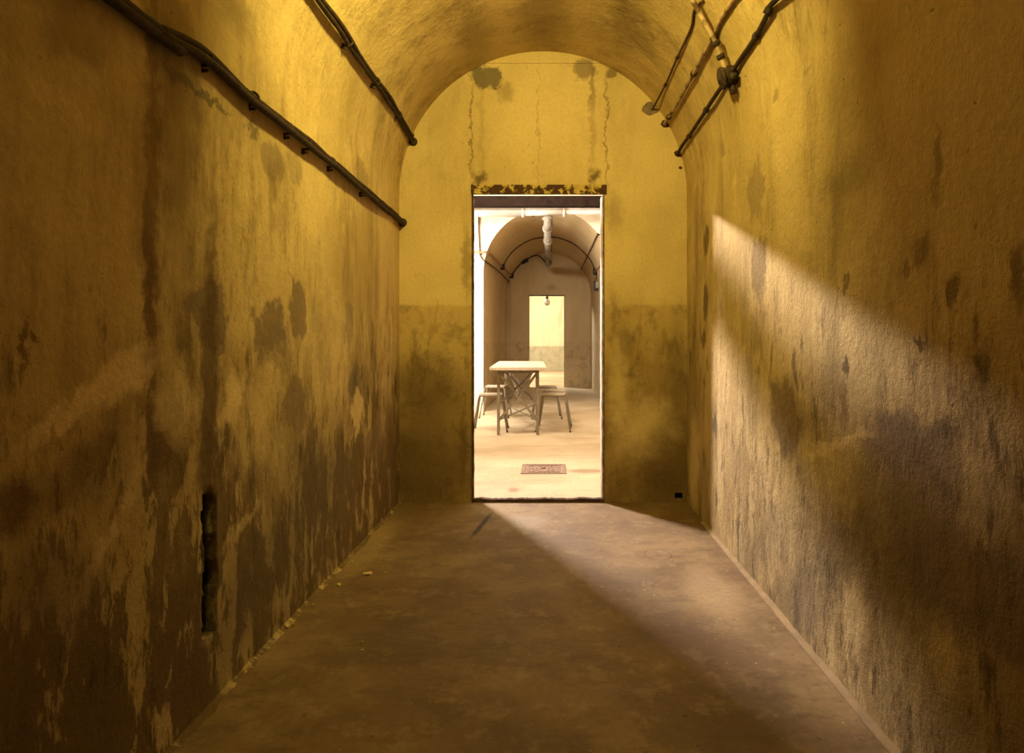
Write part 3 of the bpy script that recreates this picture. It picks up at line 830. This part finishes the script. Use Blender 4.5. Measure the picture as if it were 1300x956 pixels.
for sy in (-1, 1):
    for s in (-1, 1):
        yy = sy * ly + s * .012 - sy * .02
        obj('cross_brace', bar((-s*lx, yy, .155), (s*lx, yy, .69), .026, .008), M['frame'], table, False)
    b = bmesh.new(); box(b, -lx, lx, sy*ly - .012, sy*ly + .012, TH - .066, TH - .034); obj('top_rail', b, M['frame'], table, False)
for s in (-1, 1):                         # long diagonals between the two trestles
    obj('stretcher', bar((-s*lx, -ly + .02, .16 + s*.004), (s*lx, ly - .02, .16 + s*.004), .022, .010, (0, 0, 1)), M['frame'], table, False)
    obj('folding_strut', bar((-s*lx*.9, -ly + .02, .66), (s*.02, 0, .30), .022, .008, (1, 0, 0)), M['frame'], table, False)
    obj('folding_strut', bar((s*lx*.9, ly - .02, .66), (-s*.02, 0, .30), .022, .008, (1, 0, 0)), M['frame'], table, False)
    obj('folding_strut', bar((s*lx*.95, -ly + .02, .34), (-s*lx*.95, -ly + .65, TH - .05), .022, .008, (1, 0, 0)), M['frame'], table, False)

# ---------------------------------------------------------------- stools
SH, SW, FW = 0.415, 0.135, 0.195
def build_stool(label):
    t = thing('metal_stool', (0, 0, 0), label, 'stool', 'tubular metal stools around the table')
    b = bmesh.new(); box(b, -SW + .003, SW - .003, -SW + .004, SW - .004, SH - .004, SH + .010, .006); obj('seat', b, M['seat'], t, False)
    for sy in (-1, 1):
        pts = []
        y = sy * (SW - .01)
        pts = [(-SW - .0, y, SH - .045), (-SW + .008, y, SH - .020), (-SW + .030, y, SH - .010), (0, y, SH - .010),
               (SW - .030, y, SH - .010), (SW - .008, y, SH - .020), (SW + .0, y, SH - .045)]
        b = bmesh.new(); tube(b, smoothpath(pts, 4), .010, 8); obj('seat_frame', b, M['frame'], t)
    for sx in (-1, 1):
        b = bmesh.new(); tube(b, [(sx*(SW-.02), -SW+.01, SH-.012), (sx*(SW-.02), SW-.01, SH-.012)], .008, 8); obj('side_rail', b, M['frame'], t)
        for sy in (-1, 1):
            b = bmesh.new()
            tube(b, smoothpath([(sx*SW, sy*(SW-.01), SH-.044), (sx*(SW+.012), sy*(SW+.0), SH-.12), (sx*FW, sy*(FW), 0)], 4), .010, 8)
            lg = obj('leg', b, M['frame'], t)
            b = bmesh.new(); tube(b, [(sx*FW, sy*FW, 0), (sx*FW, sy*FW, .015)], .0115, 8); obj('foot_cap', b, M['clip'], lg)
    return t
def copy_tree(o, parent=None):
    c = o.copy(); C.objects.link(c)
    if parent: c.parent = parent
    for ch in list(o.children): copy_tree(ch, c)
    return c
ST = [(-.690, 7.90, 'nearest stool on the left side of the table, cut by the left door jamb', 2),
      (-.745, 9.28, 'farther stool on the left side of the table, against the tunnel corner', -3),
      (.035, 7.92, 'nearest stool on the right side of the table', -2),
      (.050, 8.50, 'middle stool of the three on the right side of the table', 2),
      (-.055, 9.20, 'farthest stool on the right side of the table, near its back end', 3)]
s0 = build_stool(ST[0][2])
for i, (x, y, lb_, rz) in enumerate(ST):
    o = s0 if i == 0 else copy_tree(s0)
    o.location = (x, y, 0); o.rotation_euler = (0, 0, math.radians(rz)); o['label'] = lb_

# ---------------------------------------------------------------- paint flakes on the near floor
def flake(px, py, r, rz, seed):
    s = (py - VY) / CH; c = Vector(((px - VX) / s, F / s, 0))
    b = bmesh.new(); n = 9; top, bot = [], []
    for k in range(n):
        a = 2*PI*k/n; w = r * (1 + .5 * noise.noise(Vector((math.cos(a)*2, math.sin(a)*2, seed))))
        x, y = math.cos(a) * w, math.sin(a) * w * .55
        zz = .004 + .006 * abs(math.sin(a * 1.5 + seed))
        top.append(b.verts.new((x, y, zz + .002))); bot.append(b.verts.new((x, y, max(0, zz - .004))))
    b.faces.new(top); b.faces.new(bot[::-1])
    for k in range(n): b.faces.new((bot[k], bot[(k+1)%n], top[(k+1)%n], top[k]))
    o = obj('paint_flake', b, M['flake'], smooth=False); o.location = c; o.rotation_euler = (0, 0, rz)
    return o
tag(flake(467, 730, .020, .4, 1), 'largest pale paint flake lying on the dark floor near the left wall', 'flake')
for i, (px, py, r) in enumerate([(431, 744, .011), (447, 715, .007), (484, 712, .006), (490, 729, .006), (365, 798, .011), (372, 795, .007), (311, 839, .011), (460, 818, .005), (483, 716, .006), (430, 690, .008), (398, 770, .006)]):
    tag(flake(px, py, r, i * 1.3, i + 2.2), 'tiny pale paint flake on the dark floor along the left wall', 'flake', 'tiny paint flakes along the left wall')

# ---------------------------------------------------------------- light
def area(name, loc, target, size, power, col, size_y=None, shape='RECTANGLE', spread=None):
    d = bpy.data.lights.new(name, 'AREA'); d.energy = power; d.color = col; d.shape = shape; d.size = size
    if size_y or shape == 'RECTANGLE': d.size_y = size_y or size
    if spread: d.spread = spread
    o = bpy.data.objects.new(name, d); C.objects.link(o); o.location = loc
    o.rotation_euler = (Vector(target) - Vector(loc)).to_track_quat('-Z', 'Y').to_euler()
    return o
# daylight through the small vent, past the doorway onto the right wall
area('vent_daylight', (-MX + .03, 7.4, 3.06), (.75, 3.0, .75), .62, 215, (1.0, .86, .80), .11, spread=math.radians(80))
# ceiling lamp of the near corridor
area('corridor_lamp', (XC - .10, 2.15, 2.66), (XC - .20, 4.3, 1.85), .16, 45, (1.0, .815, .22), shape='DISK')
area('rear_fill', (XC, -.6, 2.7), (XC, 2.0, 2.0), .3, 4.5, (1.0, .77, .23), shape='DISK')  # unseen fill behind the camera, added to brighten the near walls
# daylight in the far room
area('far_daylight', (-MX + .05, 19.5, 2.2), (1.0, 22.5, 1.0), 1.2, 500, (1.0, .97, .88))
area('far_vent_daylight', (-1.7, 16.6, 2.7), (.878, 14.5, .8), 1.8, 260, (1.0, .97, .88), .4)
# unseen fill added to brighten the tunnel, then sky light of the wide opening
area('tunnel_fill', (-.95, 6.6, 2.64), (0.0, 15, 1.3), 1.3, 190, (1.0, .92, .78), .25)
area('opening_side_daylight', (-1.7, 8.8, 1.75), (.7, 11.4, .9), .5, 120, (1.0, .93, .82), 1.5)
# soft daylight in the middle room
area('middle_sky', (0.2, 7.6, MZ - .03), (0.2, 7.6, 0), 2.0, 24, (1.0, .93, .84), 3.0)
# sun through the wide opening
sd = bpy.data.lights.new('sun', 'SUN'); sd.energy = 1.7; sd.angle = math.radians(5); sd.color = (1.0, .92, .80)
so = bpy.data.objects.new('sun', sd); C.objects.link(so)
e = math.radians(43); h = Vector((.91, -.40, 0)).normalized()
so.rotation_euler = Vector((h.x * math.cos(e), h.y * math.cos(e), -math.sin(e))).to_track_quat('-Z', 'Y').to_euler()
so.location = (-6, 6, 6)

bm = bmesh.new(); box(bm, -MX, -.74, 5.98, 6.02, 2.325, 2.475); struct('shadow_bar', bm, M['middle'])   # unseen bar, added only to split the daylight in two
w = bpy.data.worlds.new('world'); S.world = w; w.use_nodes = True
w.node_tree.nodes['Background'].inputs[0].default_value = (.9, .93, 1, 1)
w.node_tree.nodes['Background'].inputs[1].default_value = .05

# ---------------------------------------------------------------- camera
cd = bpy.data.cameras.new('camera'); cam = bpy.data.objects.new('camera', cd); C.objects.link(cam)
cam.location = (0, 0, CH); cam.rotation_euler = (PI / 2, 0, 0)
cd.sensor_width = 36; cd.lens = F / 1300 * 36
cd.shift_x = -(VX - 650) / 1300; cd.shift_y = -(478 - VY) / 1300
cd.clip_start = .02; cd.clip_end = 200
S.camera = cam
S.view_settings.view_transform = 'Standard'; S.view_settings.look = 'None'
S.view_settings.exposure = 0.0; S.view_settings.gamma = 1.0; S.view_settings.use_curve_mapping = False
